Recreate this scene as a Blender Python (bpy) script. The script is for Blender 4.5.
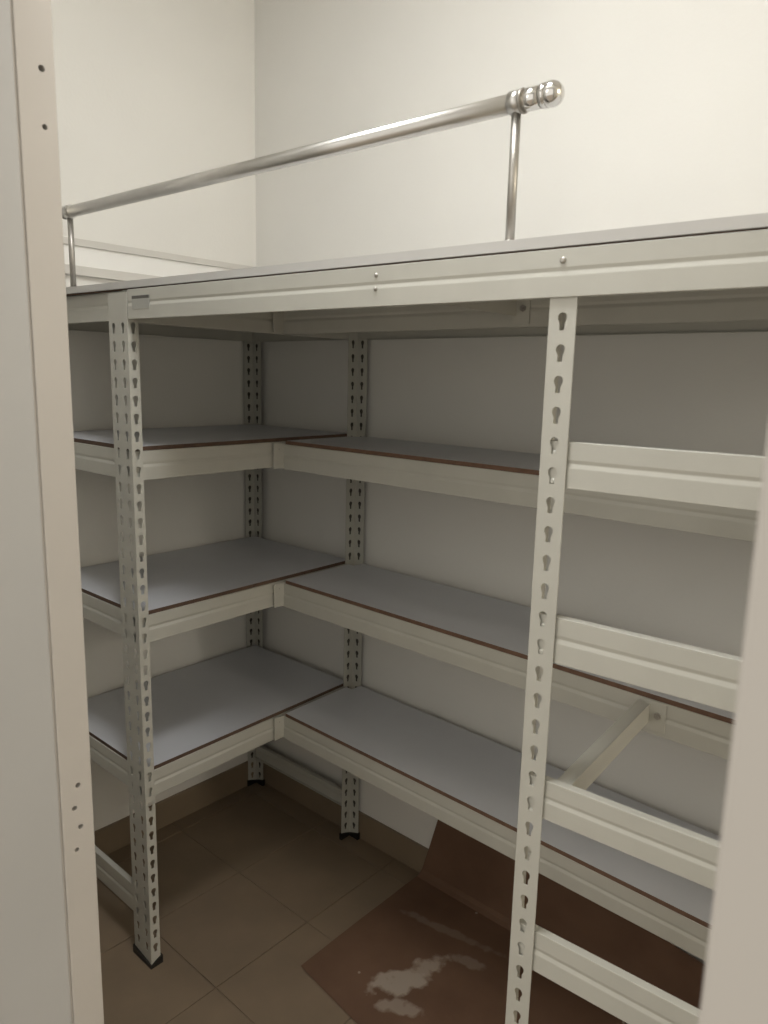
import bpy, bmesh, math, random
from mathutils import Matrix, Vector
random.seed(4)
scene = bpy.context.scene
for o in list(bpy.data.objects): bpy.data.objects.remove(o)
COL = scene.collection

# ------------------------------------------------------------------ camera
cam_data = bpy.data.cameras.new('camera'); cam = bpy.data.objects.new('camera', cam_data); COL.objects.link(cam)
cam_data.sensor_fit = 'VERTICAL'; cam_data.sensor_height = 36; cam_data.sensor_width = 27
cam_data.lens = 737.27 / 1024 * 36
cr, cu, cf = Vector((.662216, -.748937, .023736)), Vector((.119322, .136672, .983404)), Vector((.739752, .648393, -.179871))
cam.matrix_world = Matrix(((cr.x, cu.x, -cf.x, 0), (cr.y, cu.y, -cf.y, 0), (cr.z, cu.z, -cf.z, 1.45), (0, 0, 0, 1)))
cam_data.clip_start = .02
cam_data.dof.use_dof = True; cam_data.dof.focus_distance = 1.7; cam_data.dof.aperture_fstop = 7
scene.camera = cam

# ------------------------------------------------------------------ light
world = bpy.data.worlds.new('hall_ambience'); scene.world = world; world.use_nodes = True
bg = world.node_tree.nodes['Background']; bg.inputs[0].default_value = (1, .95, .85, 1); bg.inputs[1].default_value = 1.02
def area(name, loc, size, power, col, target=None, shape='DISK'):
    d = bpy.data.lights.new(name, 'AREA'); d.shape = shape; d.size = size; d.energy = power; d.color = col
    o = bpy.data.objects.new(name, d); COL.objects.link(o); o.location = loc
    if target is not None: o.rotation_euler = (Vector(target) - Vector(loc)).to_track_quat('-Z', 'Y').to_euler()
    return o
area('storeroom_ceiling_light', (.57, .70, 2.68), .40, 13, (.985, .995, 1))
far_fill = bpy.data.lights.new('added_far_fill', 'POINT'); far_fill.energy = 45; far_fill.shadow_soft_size = .15; far_fill.color = (1, .925, .79)
bo = bpy.data.objects.new('added_far_fill', far_fill); COL.objects.link(bo); bo.location = (.95, -2.5, 2.15)  # unseen point light added to brighten the lower shelves
area('hall_ceiling_light', (-1.2, 1.3, 2.3), 1.2, 4, (1, .955, .91), (.6, .5, .9))
scene.view_settings.view_transform = 'Standard'; scene.view_settings.look = 'None'
scene.view_settings.gamma = 1; scene.view_settings.use_curve_mapping = False
scene.view_settings.exposure = 0.0

# ------------------------------------------------------------------ materials
def mat(name, col, rough=.5, metal=0, var=.0, vscale=8, bump=0, bscale=200, detail=3):
    m = bpy.data.materials.new(name); m.use_nodes = True
    nt = m.node_tree; b = nt.nodes['Principled BSDF']
    b.inputs['Roughness'].default_value = rough; b.inputs['Metallic'].default_value = metal
    b.inputs['Base Color'].default_value = (*col, 1)
    tc = nt.nodes.new('ShaderNodeTexCoord')
    if var:
        n = nt.nodes.new('ShaderNodeTexNoise'); n.inputs['Scale'].default_value = vscale; n.inputs['Detail'].default_value = detail
        r = nt.nodes.new('ShaderNodeValToRGB')
        r.color_ramp.elements[0].position = .3; r.color_ramp.elements[1].position = .7
        r.color_ramp.elements[0].color = (*[c * (1 - var) for c in col], 1)
        r.color_ramp.elements[1].color = (*[min(1, c * (1 + var)) for c in col], 1)
        nt.links.new(tc.outputs['Object'], n.inputs['Vector']); nt.links.new(n.outputs['Fac'], r.inputs['Fac'])
        nt.links.new(r.outputs['Color'], b.inputs['Base Color'])
    if bump:
        n2 = nt.nodes.new('ShaderNodeTexNoise'); n2.inputs['Scale'].default_value = bscale; n2.inputs['Detail'].default_value = 4
        bp = nt.nodes.new('ShaderNodeBump'); bp.inputs['Strength'].default_value = bump; bp.inputs['Distance'].default_value = .002
        nt.links.new(tc.outputs['Object'], n2.inputs['Vector']); nt.links.new(n2.outputs['Fac'], bp.inputs['Height'])
        nt.links.new(bp.outputs['Normal'], b.inputs['Normal'])
    return m
M = {}
M['wall'] = mat('cream_wall_paint', (.78, .765, .725), .85, var=.02, vscale=3, bump=.15, bscale=120)
M['ceiling'] = mat('white_ceiling_paint', (.82, .80, .75), .9, var=.01)
M['paint'] = mat('ivory_powder_coat', (.505, .497, .447), .38, var=.03, vscale=14, bump=.05, bscale=500)
M['jamb'] = mat('white_frame_paint', (.50, .47, .435), .5, var=.02, vscale=5, bump=.06, bscale=90)
M['hall_jamb'] = mat('cool_white_frame_paint', (.45, .445, .435), .5, var=.02, vscale=5)
M['architrave'] = mat('white_architrave_paint', (.50, .475, .445), .5, var=.015, vscale=4)
M['laminate'] = mat('grey_laminate', (.58, .59, .62), .42, var=.03, vscale=6)
M['platform_edge'] = mat('pale_grey_board', (.56, .55, .53), .5, var=.03, vscale=9)
M['hole_shade'] = mat('keyhole_shade_dark', (.055, .050, .042), .7, var=.15, vscale=40)  # near-black colour stands in for the shade inside the keyholes
M['mdf'] = mat('brown_fibreboard_edge', (.15, .085, .055), .8, var=.15, vscale=60)
M['mdf_dark'] = mat('dark_fibreboard_edge', (.10, .06, .04), .85, var=.15, vscale=60)
M['steel'] = mat('brushed_stainless_steel', (.62, .61, .59), .28, 1, var=.05, vscale=20)
M['steel_shiny'] = mat('polished_stainless_steel', (.75, .74, .73), .10, 1)
M['rod'] = mat('dull_steel_rod', (.42, .40, .37), .4, .8, var=.05, vscale=30)
M['plastic'] = mat('black_plastic_foot', (.012, .011, .010), .5, var=.1, vscale=30)
M['bolt'] = mat('grey_zinc_bolt', (.38, .36, .33), .4, .7, var=.08, vscale=80)
M['tile'] = mat('beige_floor_tile', (.215, .16, .108), .42, var=.10, vscale=7, detail=6)
M['grout'] = mat('dark_tile_grout', (.165, .124, .083), .9, var=.15, vscale=30)
M['skirt'] = mat('beige_skirting_tile', (.23, .175, .12), .4, var=.08, vscale=9, detail=5)
M['trim'] = mat('pale_grey_trim', (.63, .61, .57), .6, var=.02, vscale=10)
M['trim_panel'] = mat('white_trim_panel', (.86, .85, .82), .6, var=.015, vscale=10)
M['hall_floor'] = mat('hall_floor_tile', (.42, .36, .30), .4, var=.06, vscale=6)

def sheet_material():
    m = bpy.data.materials.new('dusty_brown_card'); m.use_nodes = True
    nt = m.node_tree; L = nt.links; b = nt.nodes['Principled BSDF']; b.inputs['Roughness'].default_value = .75
    tc = nt.nodes.new('ShaderNodeTexCoord')
    def noise(s, d=4):
        n = nt.nodes.new('ShaderNodeTexNoise'); n.inputs['Scale'].default_value = s; n.inputs['Detail'].default_value = d
        L.new(tc.outputs['Object'], n.inputs['Vector']); return n.outputs['Fac']
    def math_(op, a, b_=None, clamp=False):
        n = nt.nodes.new('ShaderNodeMath'); n.operation = op; n.use_clamp = clamp
        for i, q in enumerate((a, b_)):
            if q is None: continue
            if isinstance(q, (int, float)): n.inputs[i].default_value = q
            else: L.new(q, n.inputs[i])
        return n.outputs[0]
    base = nt.nodes.new('ShaderNodeValToRGB')
    base.color_ramp.elements[0].position = .3; base.color_ramp.elements[0].color = (.115, .060, .034, 1)
    base.color_ramp.elements[1].position = .75; base.color_ramp.elements[1].color = (.165, .092, .055, 1)
    L.new(noise(6, 5), base.inputs['Fac'])
    sep = nt.nodes.new('ShaderNodeSeparateXYZ'); L.new(tc.outputs['Object'], sep.inputs[0])
    fine = noise(28, 5); mid = noise(11, 4)
    total = None
    # spilled plaster smears: centre x, y, half lengths, turn, strength
    for cx, cy, a, c, ang, st in ((1.205, .985, .085, .032, -35, .9), (1.30, .955, .07, .028, -20, .75), (1.16, .93, .05, .02, -60, .6), (1.38, .90, .05, .015, -70, .35), (1.43, 1.0, .012, .16, 10, .22)):
        ca, sa = math.cos(math.radians(ang)), math.sin(math.radians(ang))
        dx = math_('SUBTRACT', sep.outputs[0], cx); dy = math_('SUBTRACT', sep.outputs[1], cy)
        u = math_('ADD', math_('MULTIPLY', dx, ca / a), math_('MULTIPLY', dy, sa / a))
        v = math_('ADD', math_('MULTIPLY', dx, -sa / c), math_('MULTIPLY', dy, ca / c))
        r2 = math_('ADD', math_('MULTIPLY', u, u), math_('MULTIPLY', v, v))
        f = math_('SUBTRACT', 1.25, r2)
        f = math_('ADD', f, math_('MULTIPLY', math_('SUBTRACT', mid, .5), 5.0))
        f = math_('ADD', f, math_('MULTIPLY', math_('SUBTRACT', fine, .5), 4.5))
        f = math_('MULTIPLY', math_('MULTIPLY', f, 1.0, True), st)
        total = f if total is None else math_('MAXIMUM', total, f)
    # crumbs
    vor = nt.nodes.new('ShaderNodeTexVoronoi'); vor.inputs['Scale'].default_value = 14; L.new(tc.outputs['Object'], vor.inputs['Vector'])
    crumb = math_('MULTIPLY', math_('LESS_THAN', vor.outputs['Distance'], .05), .7)
    total = math_('MAXIMUM', total, crumb)
    mx = nt.nodes.new('ShaderNodeMix'); mx.data_type = 'RGBA'
    L.new(math_('MULTIPLY', total, .52, True), mx.inputs['Factor']); L.new(base.outputs['Color'], mx.inputs['A']); mx.inputs['B'].default_value = (.60, .54, .46, 1)
    L.new(mx.outputs['Result'], b.inputs['Base Color'])
    bp = nt.nodes.new('ShaderNodeBump'); bp.inputs['Strength'].default_value = .25; bp.inputs['Distance'].default_value = .004
    L.new(noise(30), bp.inputs['Height']); L.new(bp.outputs['Normal'], b.inputs['Normal'])
    return m
M['sheet'] = sheet_material()

def sticker_material():
    m = mat('printed_sticker', (.55, .54, .50), .4)
    nt = m.node_tree; L = nt.links; b = nt.nodes['Principled BSDF']
    tc = nt.nodes.new('ShaderNodeTexCoord'); sep = nt.nodes.new('ShaderNodeSeparateXYZ'); L.new(tc.outputs['Generated'], sep.inputs[0])
    g = nt.nodes.new('ShaderNodeMath'); g.operation = 'COMPARE'; g.inputs[1].default_value = .86; g.inputs[2].default_value = .11; L.new(sep.outputs[2], g.inputs[0])
    mx = nt.nodes.new('ShaderNodeMix'); mx.data_type = 'RGBA'; mx.inputs['A'].default_value = (.40, .40, .37, 1); mx.inputs['B'].default_value = (.10, .095, .085, 1)
    L.new(g.outputs[0], mx.inputs['Factor']); L.new(mx.outputs['Result'], b.inputs['Base Color'])
    return m
M['sticker'] = sticker_material()

# ------------------------------------------------------------------ helpers
def link(name, me, parent=None, loc=(0, 0, 0), rz=0):
    o = bpy.data.objects.new(name, me); COL.objects.link(o)
    if parent is not None: o.parent = parent
    o.location = loc; o.rotation_euler = (0, 0, rz)
    return o
def thing(name, label, cat, loc=(0, 0, 0), rz=0, group=None):
    o = link(name, None, None, loc, rz); o['label'] = label; o['category'] = cat
    if group: o['group'] = group
    return o
def struct(o, label=None, cat=None):
    o['kind'] = 'structure'
    if label: o['label'] = label
    if cat: o['category'] = cat
    return o
def done(bm, name, m, smooth=False):
    bmesh.ops.recalc_face_normals(bm, faces=bm.faces)
    me = bpy.data.meshes.new(name); bm.to_mesh(me); bm.free(); me.materials.append(M[m] if isinstance(m, str) else m)
    if smooth: me.polygons.foreach_set('use_smooth', [True] * len(me.polygons))
    return me
def add_box(bm, x0, x1, y0, y1, z0, z1):
    g = bmesh.ops.create_cube(bm, size=1)['verts']
    bmesh.ops.scale(bm, vec=(abs(x1 - x0), abs(y1 - y0), abs(z1 - z0)), verts=g)
    bmesh.ops.translate(bm, vec=((x0 + x1) / 2, (y0 + y1) / 2, (z0 + z1) / 2), verts=g)
    return g
def box_mesh(name, x0, x1, y0, y1, z0, z1, m, bev=0):
    bm = bmesh.new(); add_box(bm, x0, x1, y0, y1, z0, z1)
    if bev: bmesh.ops.bevel(bm, geom=list(bm.edges), offset=bev, segments=2, affect='EDGES', profile=.5)
    return done(bm, name, m)
def prism_mesh(name, pts, z0, z1, m, edge_m=None):
    bm = bmesh.new(); lo = [bm.verts.new((x, y, z0)) for x, y in pts]; hi = [bm.verts.new((x, y, z1)) for x, y in pts]
    n = len(pts); bm.faces.new(hi); bm.faces.new(lo[::-1])
    for i in range(n): bm.faces.new((lo[i], lo[(i + 1) % n], hi[(i + 1) % n], hi[i]))
    bmesh.ops.recalc_face_normals(bm, faces=bm.faces)
    if edge_m:
        for f in bm.faces:
            if abs(f.normal.z) < .5: f.material_index = 1
    me = done(bm, name, m)
    if edge_m: me.materials.append(M[edge_m])
    return me
def add_tube(bm, p, q, r, seg=20, cap=True, r2=None):
    p, q = Vector(p), Vector(q); d = q - p
    g = bmesh.ops.create_cone(bm, cap_ends=cap, segments=seg, radius1=r, radius2=r if r2 is None else r2, depth=d.length)['verts']
    bmesh.ops.transform(bm, matrix=Matrix.Translation((p + q) / 2) @ d.to_track_quat('Z', 'Y').to_matrix().to_4x4(), verts=g)
    return g
def tube_mesh(name, p, q, r, m, seg=20):
    bm = bmesh.new(); add_tube(bm, p, q, r, seg)
    me = done(bm, name, m)
    for f in me.polygons: f.use_smooth = len(f.vertices) == 4
    return me

# ---- slotted angle posts: flange cells with a real keyhole through each
def keyhole(cx, cz):
    r, s, pts = .0066, .0036, []
    zc = .0045
    # 12 points anticlockwise from the right
    for a in (-18, 20, 55, 90, 125, 160, 198):
        pts.append((cx + r * math.cos(math.radians(a)), cz + zc + r * math.sin(math.radians(a))))
    pts += [(cx - s, cz - .0035), (cx - s, cz - .0115), (cx, cz - .0118), (cx + s, cz - .0115), (cx + s, cz - .0035)]
    return pts
def flange(bm, w, z0, z1, first, pitch, skip_above, axis, cols=1, thick=.0013):
    """flange sheet from the corner along +axis; keyholes at first - n*pitch"""
    def V(a, z): return bm.verts.new((a, 0, z) if axis == 0 else (0, a, z))
    faces = []
    def quad(vs): faces.append(bm.faces.new(vs))
    for c in range(cols):
        a0, a1 = w * c / cols, w * (c + 1) / cols
        zc = first; rows = []
        while zc - pitch / 2 > z0 + .004:
            rows.append(zc); zc -= pitch
        for zc in rows:
            b0, b1 = zc - pitch / 2, zc + pitch / 2
            m1, m2 = a0 + (a1 - a0) / 3, a0 + 2 * (a1 - a0) / 3
            n1, n2 = b0 + pitch / 3, b0 + 2 * pitch / 3
            outer = [(a1, n1), (a1, n2), (a1, b1), (m2, b1), (m1, b1), (a0, b1), (a0, n2), (a0, n1), (a0, b0), (m1, b0), (m2, b0), (a1, b0)]
            cx = (a0 + a1) / 2
            hole = keyhole(cx, zc)
            order = [0, 1, 2, 3, 4, 5, 6, 7, 8, 9, 10, 11]
            ov = [V(*p) for p in outer]; hv = [V(*hole[k]) for k in order]
            for i in range(12):
                j = (i + 1) % 12
                quad((ov[i], ov[j], hv[j], hv[i]))
        lo = rows[-1] - pitch / 2; hi = rows[0] + pitch / 2
        for b0, b1 in ((z0, lo), (hi, z1)):
            if b1 - b0 > .0005:
                m1, m2 = a0 + (a1 - a0) / 3, a0 + 2 * (a1 - a0) / 3
                for s, e in ((a0, m1), (m1, m2), (m2, a1)): quad((V(s, b0), V(e, b0), V(e, b1), V(s, b1)))
    bmesh.ops.remove_doubles(bm, verts=list({v for f in faces for v in f.verts}), dist=.0002)
    fs = [f for f in faces if f.is_valid]
    ref = Vector((0, -1, 0)) if axis == 0 else Vector((-1, 0, 0))
    for f in fs:
        f.normal_update()
        if f.normal.dot(ref) < 0: f.normal_flip()
    r = bmesh.ops.extrude_face_region(bm, geom=fs)
    vs = [g for g in r['geom'] if isinstance(g, bmesh.types.BMVert)]
    bmesh.ops.translate(bm, vec=-ref * thick, verts=vs)
_pc = {}
def post_mesh(z0, z1, first, pitch, wx=.038, wy=.038, cx=1, cy=1):
    key = (z0, z1, first, pitch, wx, wy, cx, cy)
    if key not in _pc:
        bm = bmesh.new(); flange(bm, wx, z0, z1, first, pitch, 0, 0, cx)
        b2 = bmesh.new(); flange(b2, wy, z0, z1, first, pitch, 0, 1, cy)
        tmp = bpy.data.meshes.new('flange'); b2.to_mesh(tmp); b2.free(); [v.co.__iadd__(Vector((-.0003, .0005, 0))) for v in tmp.vertices]; bm.from_mesh(tmp); bpy.data.meshes.remove(tmp)
        _pc[key] = done(bm, 'post', 'paint')
    return _pc[key]
def foot_mesh(wx, wy, h=.022):
    t, o = .006, .004
    pts = [(-o, -o), (wx + o, -o), (wx + o, t), (t, t), (t, wy + o), (-o, wy + o)]
    bm = bmesh.new()
    hs = [h * .35, h, h, h * .35, h, h]
    lo = [bm.verts.new((x, y, 0)) for x, y in pts]; hi = [bm.verts.new((x, y, z)) for (x, y), z in zip(pts, hs)]
    bm.faces.new(lo[::-1])
    for i in range(6): bm.faces.new((lo[i], lo[(i + 1) % 6], hi[(i + 1) % 6], hi[i]))
    bm.faces.new((hi[0], hi[1], hi[2], hi[3])); bm.faces.new((hi[0], hi[3], hi[4], hi[5]))
    return done(bm, 'foot', 'plastic')
def post(parent, x, y, rz, z1=1.612, first=1.527, pitch=.0395, wx=.038, wy=.038, cx=1, cy=1):
    p = link('post', post_mesh(.008, z1, first, pitch, wx, wy, cx, cy), parent, (x, y, 0), rz)
    f = link('foot', foot_mesh(wx, wy), p); f['label'] = 'black plastic foot'
    return p

# ---- pressed steel beam: length along +x, outer face towards -y, top at z = 0
def beam_mesh(L, h=.065):
    t = .0018
    o = [(-.014, 0), (0, 0), (0, -h * .38), (-.0012, -h * .46), (.0009, -h * .56), (.0009, -h), (-.010, -h)]
    i = [(-.010, -h + t), (.0009 - t, -h + t), (.0009 - t, -h * .56 - .0005), (-.0012 - t, -h * .46), (-t, -h * .38), (-t, -t), (-.014, -t)]
    prof = o + i; n = len(prof)
    bm = bmesh.new()
    A = [bm.verts.new((0, -p[0], p[1])) for p in prof]; B = [bm.verts.new((L, -p[0], p[1])) for p in prof]
    bm.faces.new(A); bm.faces.new(B[::-1])
    for k in range(n): bm.faces.new((A[k], B[k], B[(k + 1) % n], A[(k + 1) % n]))
    bmesh.ops.recalc_face_normals(bm, faces=bm.faces)
    ed = [e for e in bm.edges if abs(e.verts[0].co.x - e.verts[1].co.x) > .01 and e.calc_face_angle(0) > .3]
    bmesh.ops.bevel(bm, geom=ed, offset=.0006, segments=1, affect='EDGES', profile=.5)
    return done(bm, 'beam', 'paint')
def beam(parent, x, y, z, L, rz, h=.065, rivets=False, name='beam'):
    b = link(name, beam_mesh(L, h), parent, (x, y, z), rz)
    return b
_rv = None
def rivet(parent, x, y, z, r=.005, m='paint', name='rivet'):
    """domed head on a face that looks towards the parent's -y"""
    global _rv
    bm = bmesh.new(); add_tube(bm, (0, 0, 0), (0, -.0016, 0), r, 14); add_tube(bm, (0, -.0016, 0), (0, -.003, 0), r, 14, True, r * .55)
    return link(name, done(bm, name, m), parent, (x, y, z))

PI = math.pi
WALL_A, WALL_B, WALL_R, DOOR_X = 1.575, 1.952, -3.2, .446
CEIL = 2.70

# ------------------------------------------------------------------ setting
floor = struct(link('floor', box_mesh('floor', .30, WALL_A + .1, WALL_R - .1, WALL_B + .1, -.08, -.0025, 'grout')))
floor['label'] = 'beige tiled storeroom floor'
T, G = .296, .0020
x0, y0 = .905 - 2 * T, 1.293 - 7 * T
tile_me = box_mesh('tile', G / 2, T - G / 2, G / 2, T - G / 2, -.010, 0, 'tile', .0008)
for i in range(5):
    for j in range(-9, 10):
        ax, ay = x0 + i * T, y0 + j * T
        if ay > WALL_B or ay < WALL_R - T or ax > WALL_A: continue
        bx1, by1 = min(ax + T, WALL_A), min(ay + T, WALL_B)
        if bx1 - ax > T - .001 and by1 - ay > T - .001: me = tile_me
        else: me = box_mesh('tile', G / 2, bx1 - ax - G / 2, G / 2, by1 - ay - G / 2, -.010, 0, 'tile', .0008)
        link('tile', me, floor, (ax, ay, random.uniform(-.0004, .0003)))
struct(link('wall_right', box_mesh('wall_right', WALL_A, WALL_A + .1, WALL_R - .1, WALL_B + .1, -.08, CEIL, 'wall')))['label'] = 'cream painted long wall behind the shelves'
struct(link('wall_left', box_mesh('wall_left', .30, WALL_A, WALL_B, WALL_B + .1, -.08, CEIL, 'wall')))['label'] = 'cream painted end wall meeting the corner'
struct(link('wall_near', box_mesh('wall_near', .30, WALL_A, WALL_R - .1, WALL_R, -.08, CEIL, 'wall')))
struct(link('ceiling', box_mesh('ceiling', .30, WALL_A + .1, WALL_R - .1, WALL_B + .1, CEIL, CEIL + .1, 'ceiling')))
bm = bmesh.new()
JL, JR, HEAD = .92, .0745, 2.12
add_box(bm, .31, DOOR_X - .012, JL + .03, WALL_B, -.08, CEIL)
add_box(bm, .31, DOOR_X - .012, WALL_R - .1, JR - .03, -.08, CEIL)
add_box(bm, .31, DOOR_X - .012, JR - .03, JL + .03, HEAD + .03, CEIL)
struct(link('wall_front', done(bm, 'wall_front', 'wall')))['label'] = 'cream wall with the doorway'
struct(link('baseboard_right', box_mesh('baseboard_right', WALL_A - .009, WALL_A, WALL_R, WALL_B, 0, .088, 'skirt', .001)))
struct(link('baseboard_left', box_mesh('baseboard_left', .44, WALL_A - .009, WALL_B - .009, WALL_B, 0, .091, 'skirt', .001)))
hf = struct(link('hall_floor', box_mesh('hall_floor', -3, .30, -3, 3, -.08, 0, 'hall_floor'))); hf['label'] = 'hall floor outside the doorway'

# door frame with rebate and screw holes
door = struct(link('door_1', None)); door['label'] = 'white painted door frame with empty screw holes'
def drilled(name, box, holes, m):
    bm = bmesh.new(); add_box(bm, *box); bmesh.ops.bevel(bm, geom=list(bm.edges), offset=.0015, segments=2, affect='EDGES', profile=.5)
    o = link(name, done(bm, name, m), door)
    if holes:
        cb = bmesh.new()
        for hx, hz, r in holes: add_tube(cb, (hx, JL - .02, hz), (hx, JL + .0285, hz), r * 1.08, 14)
        c = link('cutter', done(cb, 'cutter', m))
        md = o.modifiers.new('holes', 'BOOLEAN'); md.operation = 'DIFFERENCE'; md.object = c; md.solver = 'EXACT'
        bpy.context.view_layer.update()
        dg = bpy.context.evaluated_depsgraph_get()
        me = bpy.data.meshes.new_from_object(o.evaluated_get(dg)); o.modifiers.clear(); o.data = me
        bpy.data.objects.remove(c)
    return o
HOLES = [(.430, 1.792, .0036), (.430, 1.729, .003), (.426, .889, .0034), (.4195, .857, .0034), (.4265, .826, .0034), (.4195, .794, .003)]
drilled('jamb', (.4015, DOOR_X, JL, JL + .03, 0, HEAD), HOLES, 'jamb')
link('rebate_strip', box_mesh('rebate_strip', .3985, .4025, JL + .003, JL + .03, 0, HEAD, 'jamb'), door)
link('outer_jamb', box_mesh('outer_jamb', .30, .3985, JL - .0005, JL + .03, 0, HEAD, 'hall_jamb', .0015), door)
link('jamb', box_mesh('jamb', .4015, DOOR_X, JR - .03, JR, 0, HEAD, 'jamb', .003), door)
link('architrave', box_mesh('architrave', .296, .3985, JR - .075, JR, 0, HEAD, 'architrave', .003), door)
link('rebate_strip', box_mesh('rebate_strip', .3985, .4025, JR - .03, JR - .003, 0, HEAD, 'jamb'), door)
link('door_head', box_mesh('door_head', .30, DOOR_X, JR - .03, JL + .03, HEAD, HEAD + .03, 'jamb', .0015), door)

# strip along the end wall above the platform
tr = struct(link('trim_1', box_mesh('trim_1', .46, WALL_A, WALL_B - .008, WALL_B, 1.700, 1.782, 'trim_panel')))
tr['label'] = 'white panel strip low on the upper end wall'
link('lip', box_mesh('lip', .46, WALL_A, WALL_B - .014, WALL_B - .001, 1.768, 1.786, 'trim', .001), tr)
link('lip', box_mesh('lip', .46, WALL_A, WALL_B - .014, WALL_B - .001, 1.694, 1.718, 'trim', .001), tr)

# ------------------------------------------------------------------ left rack (along the end wall)
rackL = thing('shelving_rack', 'ivory steel corner rack with three deep grey shelves against the end wall', 'shelving')
FX, FY = .8345, 1.458                     # near corner of the front post
FBY, FANG = 1.4665, math.atan2(.0125, .4536)
BX, BY = 1.553, 1.944
p_front = post(rackL, FX - .0005, FY, 0, first=1.540, pitch=.0382, wx=.025, wy=.076, cx=1, cy=2)
post(rackL, .834, BY, -PI / 2)
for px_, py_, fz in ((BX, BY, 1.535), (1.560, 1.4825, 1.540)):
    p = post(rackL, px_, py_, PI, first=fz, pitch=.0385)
    lb = bmesh.new(); add_box(lb, .003, .035, -.0012, -.0004, .03, 1.60); add_box(lb, -.0016, -.0008, .003, .035, .03, 1.60)  # thin dark strips added so the post holes look shaded
    link('hole_shade_strip', done(lb, 'hole_shade_strip', 'hole_shade'), p)['label'] = 'dark strip added as shade behind the keyholes'
LEVELS_L = (1.2775, .9005, .5135)
TOP = 1.6165
for z in LEVELS_L + (TOP,):
    beam(rackL, FX + .004, FBY, z, .700, FANG)                       # front
    beam(rackL, .8425, BY - .004, z, .478, -PI / 2, .060 if z == TOP else .065)   # open end
    beam(rackL, BX - .008, 1.486, z, .450, PI / 2)                   # wall end
    beam(rackL, BX - .004, BY - .0075, z, .705, PI)                  # back
beam(rackL, .8425, BY - .004, .178, .478, -PI / 2, .074)
beam(rackL, BX - .008, 1.486, .161, .450, PI / 2, .058)
ty = lambda x: FBY + .003 + math.tan(FANG) * (x - FX)
for z in LEVELS_L:
    b = link('shelf_board', prism_mesh('shelf_board', [(.845, ty(.845)), (1.546, ty(1.546)), (1.546, BY - .009), (.845, BY - .009)], z + .0004, z + .0098, 'laminate', 'mdf_dark'), rackL)
    b['label'] = 'grey laminate shelf board with dark edge'

# ------------------------------------------------------------------ right rack (along the long wall)
rackR = thing('shelving_rack', 'long ivory steel rack with three narrow grey shelves along the long wall', 'shelving')
RX, RY0, RY1 = 1.272, 1.470, -.42
RB = 1.560
post(rackR, RX - .003, RY1 - .002, PI / 2 * 0, wx=.038, wy=.038)
post(rackR, RB, RY1 - .002, PI / 2, wx=.038, wy=.038)
LEVELS_R = ((1.2715, .004), (.8955, .0095), (.5110, .0165))   # height at the corner, fall per metre
for z, fall in LEVELS_R + ((TOP, 0),):
    f = beam(rackR, RX, RY0 - .002, z, RY0 - RY1 - .004, -PI / 2)
    f.rotation_euler.y = fall
    pl = link('end_plate', box_mesh('end_plate', -.0028, -.0002, -.0335, .002, -.062, .003, 'paint', .0006), f)
    rivet(f, .0 - .003, -.016, -.012, .0032, 'bolt').rotation_euler = (0, 0, -PI / 2 + PI)
    bk = beam(rackR, RB - .004, RY1 + .002, z - fall * 1.86, RY0 - RY1 - .022, PI / 2); bk.rotation_euler.y = -fall
beam(rackR, RB - .040, RY1, .161, .20, PI, .058)
for z, fall in LEVELS_R:
    b = link('shelf_board', prism_mesh('shelf_board', [(RX + .001, RY1 + .004), (RB - .003, RY1 + .004), (RB - .003, 1.443), (1.519, 1.443), (1.519, 1.4665), (RX + .001, 1.4625)], z + .0004, z + .0098, 'laminate', 'mdf'), rackR)
    for v in b.data.vertices: v.co.z -= fall * (1.46 - v.co.y)
    b['label'] = 'grey laminate shelf board with brown edge'

# ------------------------------------------------------------------ platform frame in front
ANG = math.atan2(-.99867, .05158)
plat = thing('storage_platform', 'ivory steel platform frame with long top beam and keyhole post in front of the racks', 'platform', (FX, FY, 0), ANG)
# local x runs along the front, local -y faces the doorway
LEN = 1.93
def locp(x, y):   # world plan -> local
    d = Vector((x - FX, y - FY)); c, s = math.cos(-ANG), math.sin(-ANG)
    return (c * d.x - s * d.y, s * d.x + c * d.y)
front = beam(plat, .0035, .0, TOP, LEN, 0, .060, name='front_beam')
front['label'] = 'long ivory top beam with sticker and bolts'
P5 = .9605
post(plat, P5, .0035, 0, first=1.527, pitch=.0403, z1=1.60)
post(plat, LEN - .036 + .036, .0035, PI / 2, first=1.527, pitch=.0403, z1=1.60)
for z, h in ((1.3715, .062), (1.1290, .066), (.8835, .060), (.6370, .0665)):
    b = beam(plat, P5 + .003, .0085, z, LEN - P5 - .006, 0, h)
    for dz in (-.016, -.054): rivet(b, .016, -.0009 if dz < -.03 else 0, dz, .0042)
for x, z, r in ((.670, 1.603, .0032), (.670, 1.583, .0032), (.977, 1.602, .0042)):
    rivet(front, x - .0035, 0 if z > 1.592 else -.0009, z - TOP, r, 'bolt', 'bolt')
link('sticker', box_mesh('sticker', .020 - .0035, .080 - .0035, -.0016, -.0002, -.0405, -.0135, 'sticker'), front)
# platform boards
e0 = locp(.811, 1.944)
pts = [(e0[0], .0005), (LEN + .01, .0005), locp(WALL_A - .004, -.470), locp(WALL_A - .004, 1.944)]
pb = link('platform_board', prism_mesh('platform_board', pts, TOP + .0030, TOP + .0172, 'platform_edge'), plat)
link('gap_shade_spacer', box_mesh('gap_shade_spacer', -.40, LEN, .006, .012, TOP, TOP + .0030, 'mdf_dark'), plat)  # recessed spacer, coloured dark to stand in for the shadow gap
pb['label'] = 'pale grey top board of the platform'
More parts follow.
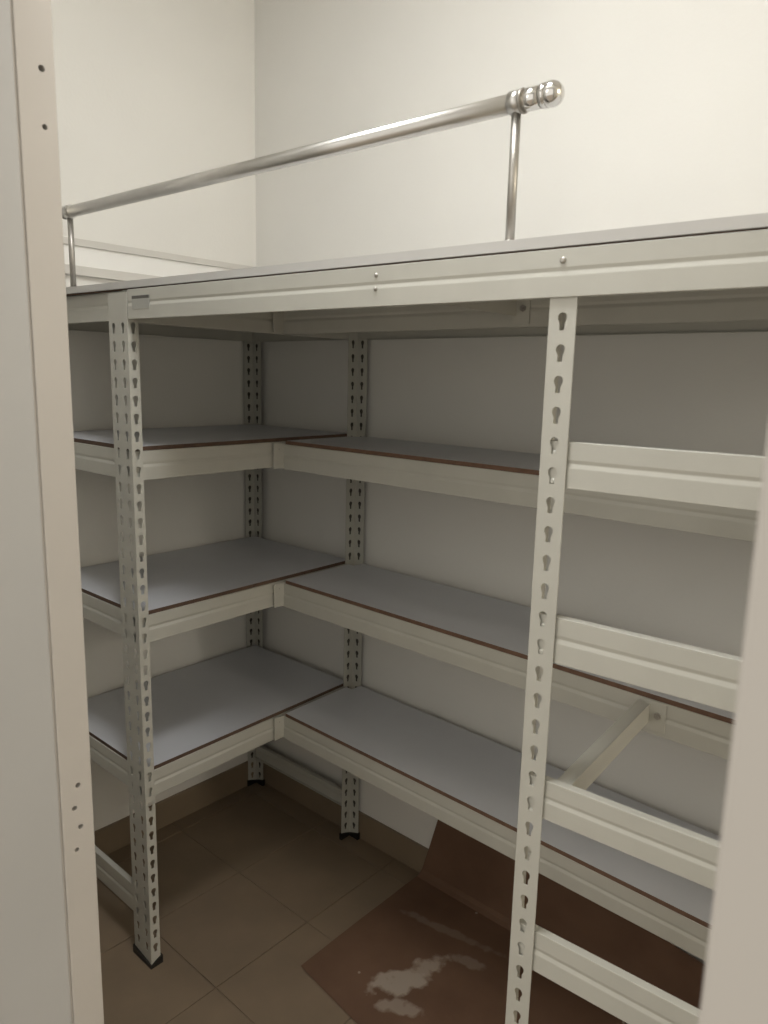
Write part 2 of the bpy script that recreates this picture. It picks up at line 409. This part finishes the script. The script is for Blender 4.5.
# tie bars back to the long rack
def tie_bar(w_from, w_to, ztop, h):
    a, b = Vector(locp(*w_from)), Vector(locp(*w_to)); d = b - a; L = d.length
    bm = bmesh.new(); add_box(bm, 0, L, -.001, .001, -h, 0); add_box(bm, 0, L, .0005, .021, -.002, 0)
    o = link('tie_bar', done(bm, 'tie_bar', 'paint'), plat, (a.x, a.y, ztop), math.atan2(d.y, d.x))
    pm = box_mesh('end_plate', L - .0025, L, -.030, .008, -.050, .006, 'paint', .0006)
    pl = link('end_plate', pm, o)
    bb = bmesh.new(); add_tube(bb, (L - .0025, -.016, -.020), (L - .006, -.016, -.020), .0065, 6); add_tube(bb, (L - .006, -.016, -.020), (L - .009, -.016, -.020), .0035, 12)
    link('bolt', done(bb, 'bolt', 'bolt'), o)
    link('end_plate', box_mesh('end_plate', 0, .0025, -.028, .008, -.05, 0, 'paint', .0006), o)
    return o
tie_bar((.9035, .432), (RX - .003, .459), .880, .036)
tie_bar((.8825, .770), (RX - .003, .785), 1.606, .034)

# ------------------------------------------------------------------ handrail on the platform edge
rail = thing('handrail', 'stainless steel handrail with ball end on the platform edge', 'handrail', (FX, FY, TOP + .017), ANG)
RYL = .018
za, zb = .1655, .1765
xa, xb = -.258, .925
def rz_(x): return za + (zb - za) * (x - xa) / (xb - xa)
link('tube', tube_mesh('tube', (xa, RYL, rz_(xa)), (xb, RYL, rz_(xb)), .0125, 'steel', 28), rail)
def ring(x, r, w, m, name):
    link(name, tube_mesh(name, (x - w / 2, RYL, rz_(x)), (x + w / 2, RYL, rz_(x)), r, m, 28), rail)
for x in (-.240, .888):
    rd = link('upright', tube_mesh('upright', (x, RYL, .0005), (x, RYL, rz_(x) - .010), .0064, 'rod', 16), rail)
    link('base_flange', tube_mesh('base_flange', (x, RYL, .0004), (x, RYL, .0025), .0095, 'rod', 20), rd)
    ring(x, .0148, .017, 'steel', 'collar')
ring(.8975, .0156, .003, 'rod', 'gasket')
ring(.910, .0140, .026, 'steel_shiny', 'sleeve')
ring(.9245, .0112, .006, 'rod', 'neck')
ring(.9290, .0152, .006, 'steel_shiny', 'end_ring')
ring(-.258, .0140, .006, 'rod', 'end_cap')
bm = bmesh.new(); bmesh.ops.create_uvsphere(bm, u_segments=28, v_segments=16, radius=.0158)
link('ball_end', done(bm, 'ball_end', 'steel_shiny', True), rail, (.9385, RYL, rz_(.9385)))

# ------------------------------------------------------------------ brown sheet on the floor, turned up at the wall
def sheet():
    bm = bmesh.new()
    # unrolled cross section from the front edge to the wall: (x, z)
    sec = [(0, .0012), (.25, .0015), (.5, .002), (.75, .0015), (.93, .003)]
    ys = [1.192 - i * (1.192 + .40) / 22 for i in range(23)]
    rows = []
    for y in ys:
        t = (1.192 - y) / 1.6
        xf = 1.094 - .16 * (1.192 - y) + .006 * math.sin(9 * y)
        top = .255 - .09 * max(0, min(1, (1.0 - y) / .8)) + .006 * math.sin(11 * y)
        fold = WALL_A - .045
        lift = .004 * max(0, math.sin(7 * y))
        r = [(xf + (fold - xf) * s, y, z + lift * s * (1 - s) * 2) for s, z in sec]
        for a in (25, 50, 75):
            ra = math.radians(a); r.append((fold + .030 * math.sin(ra), y - .012 * (a / 90), .003 + .030 * (1 - math.cos(ra))))
        for k in (.3, .65, 1.0): r.append((fold + .0315, y - .012 - .06 * k * (1 if y > 1.0 else .3), .033 + (top - .033) * k))
        rows.append([bm.verts.new(q) for q in r])
    for i in range(len(rows) - 1):
        for j in range(len(rows[0]) - 1):
            bm.faces.new((rows[i][j], rows[i + 1][j], rows[i + 1][j + 1], rows[i][j + 1]))
    bmesh.ops.recalc_face_normals(bm, faces=bm.faces)
    if sum(f.normal.z for f in bm.faces) < 0: bmesh.ops.reverse_faces(bm, faces=bm.faces)
    r = bmesh.ops.extrude_face_region(bm, geom=list(bm.faces))
    vs = [g for g in r['geom'] if isinstance(g, bmesh.types.BMVert)]
    for v in vs: v.co += Vector((-.0014, 0, .0014))
    o = link('cardboard_sheet', done(bm, 'cardboard_sheet', 'sheet'))
    o['label'] = 'brown cardboard sheet smeared with white plaster on the floor, turned up the wall'; o['category'] = 'cardboard'
sheet()
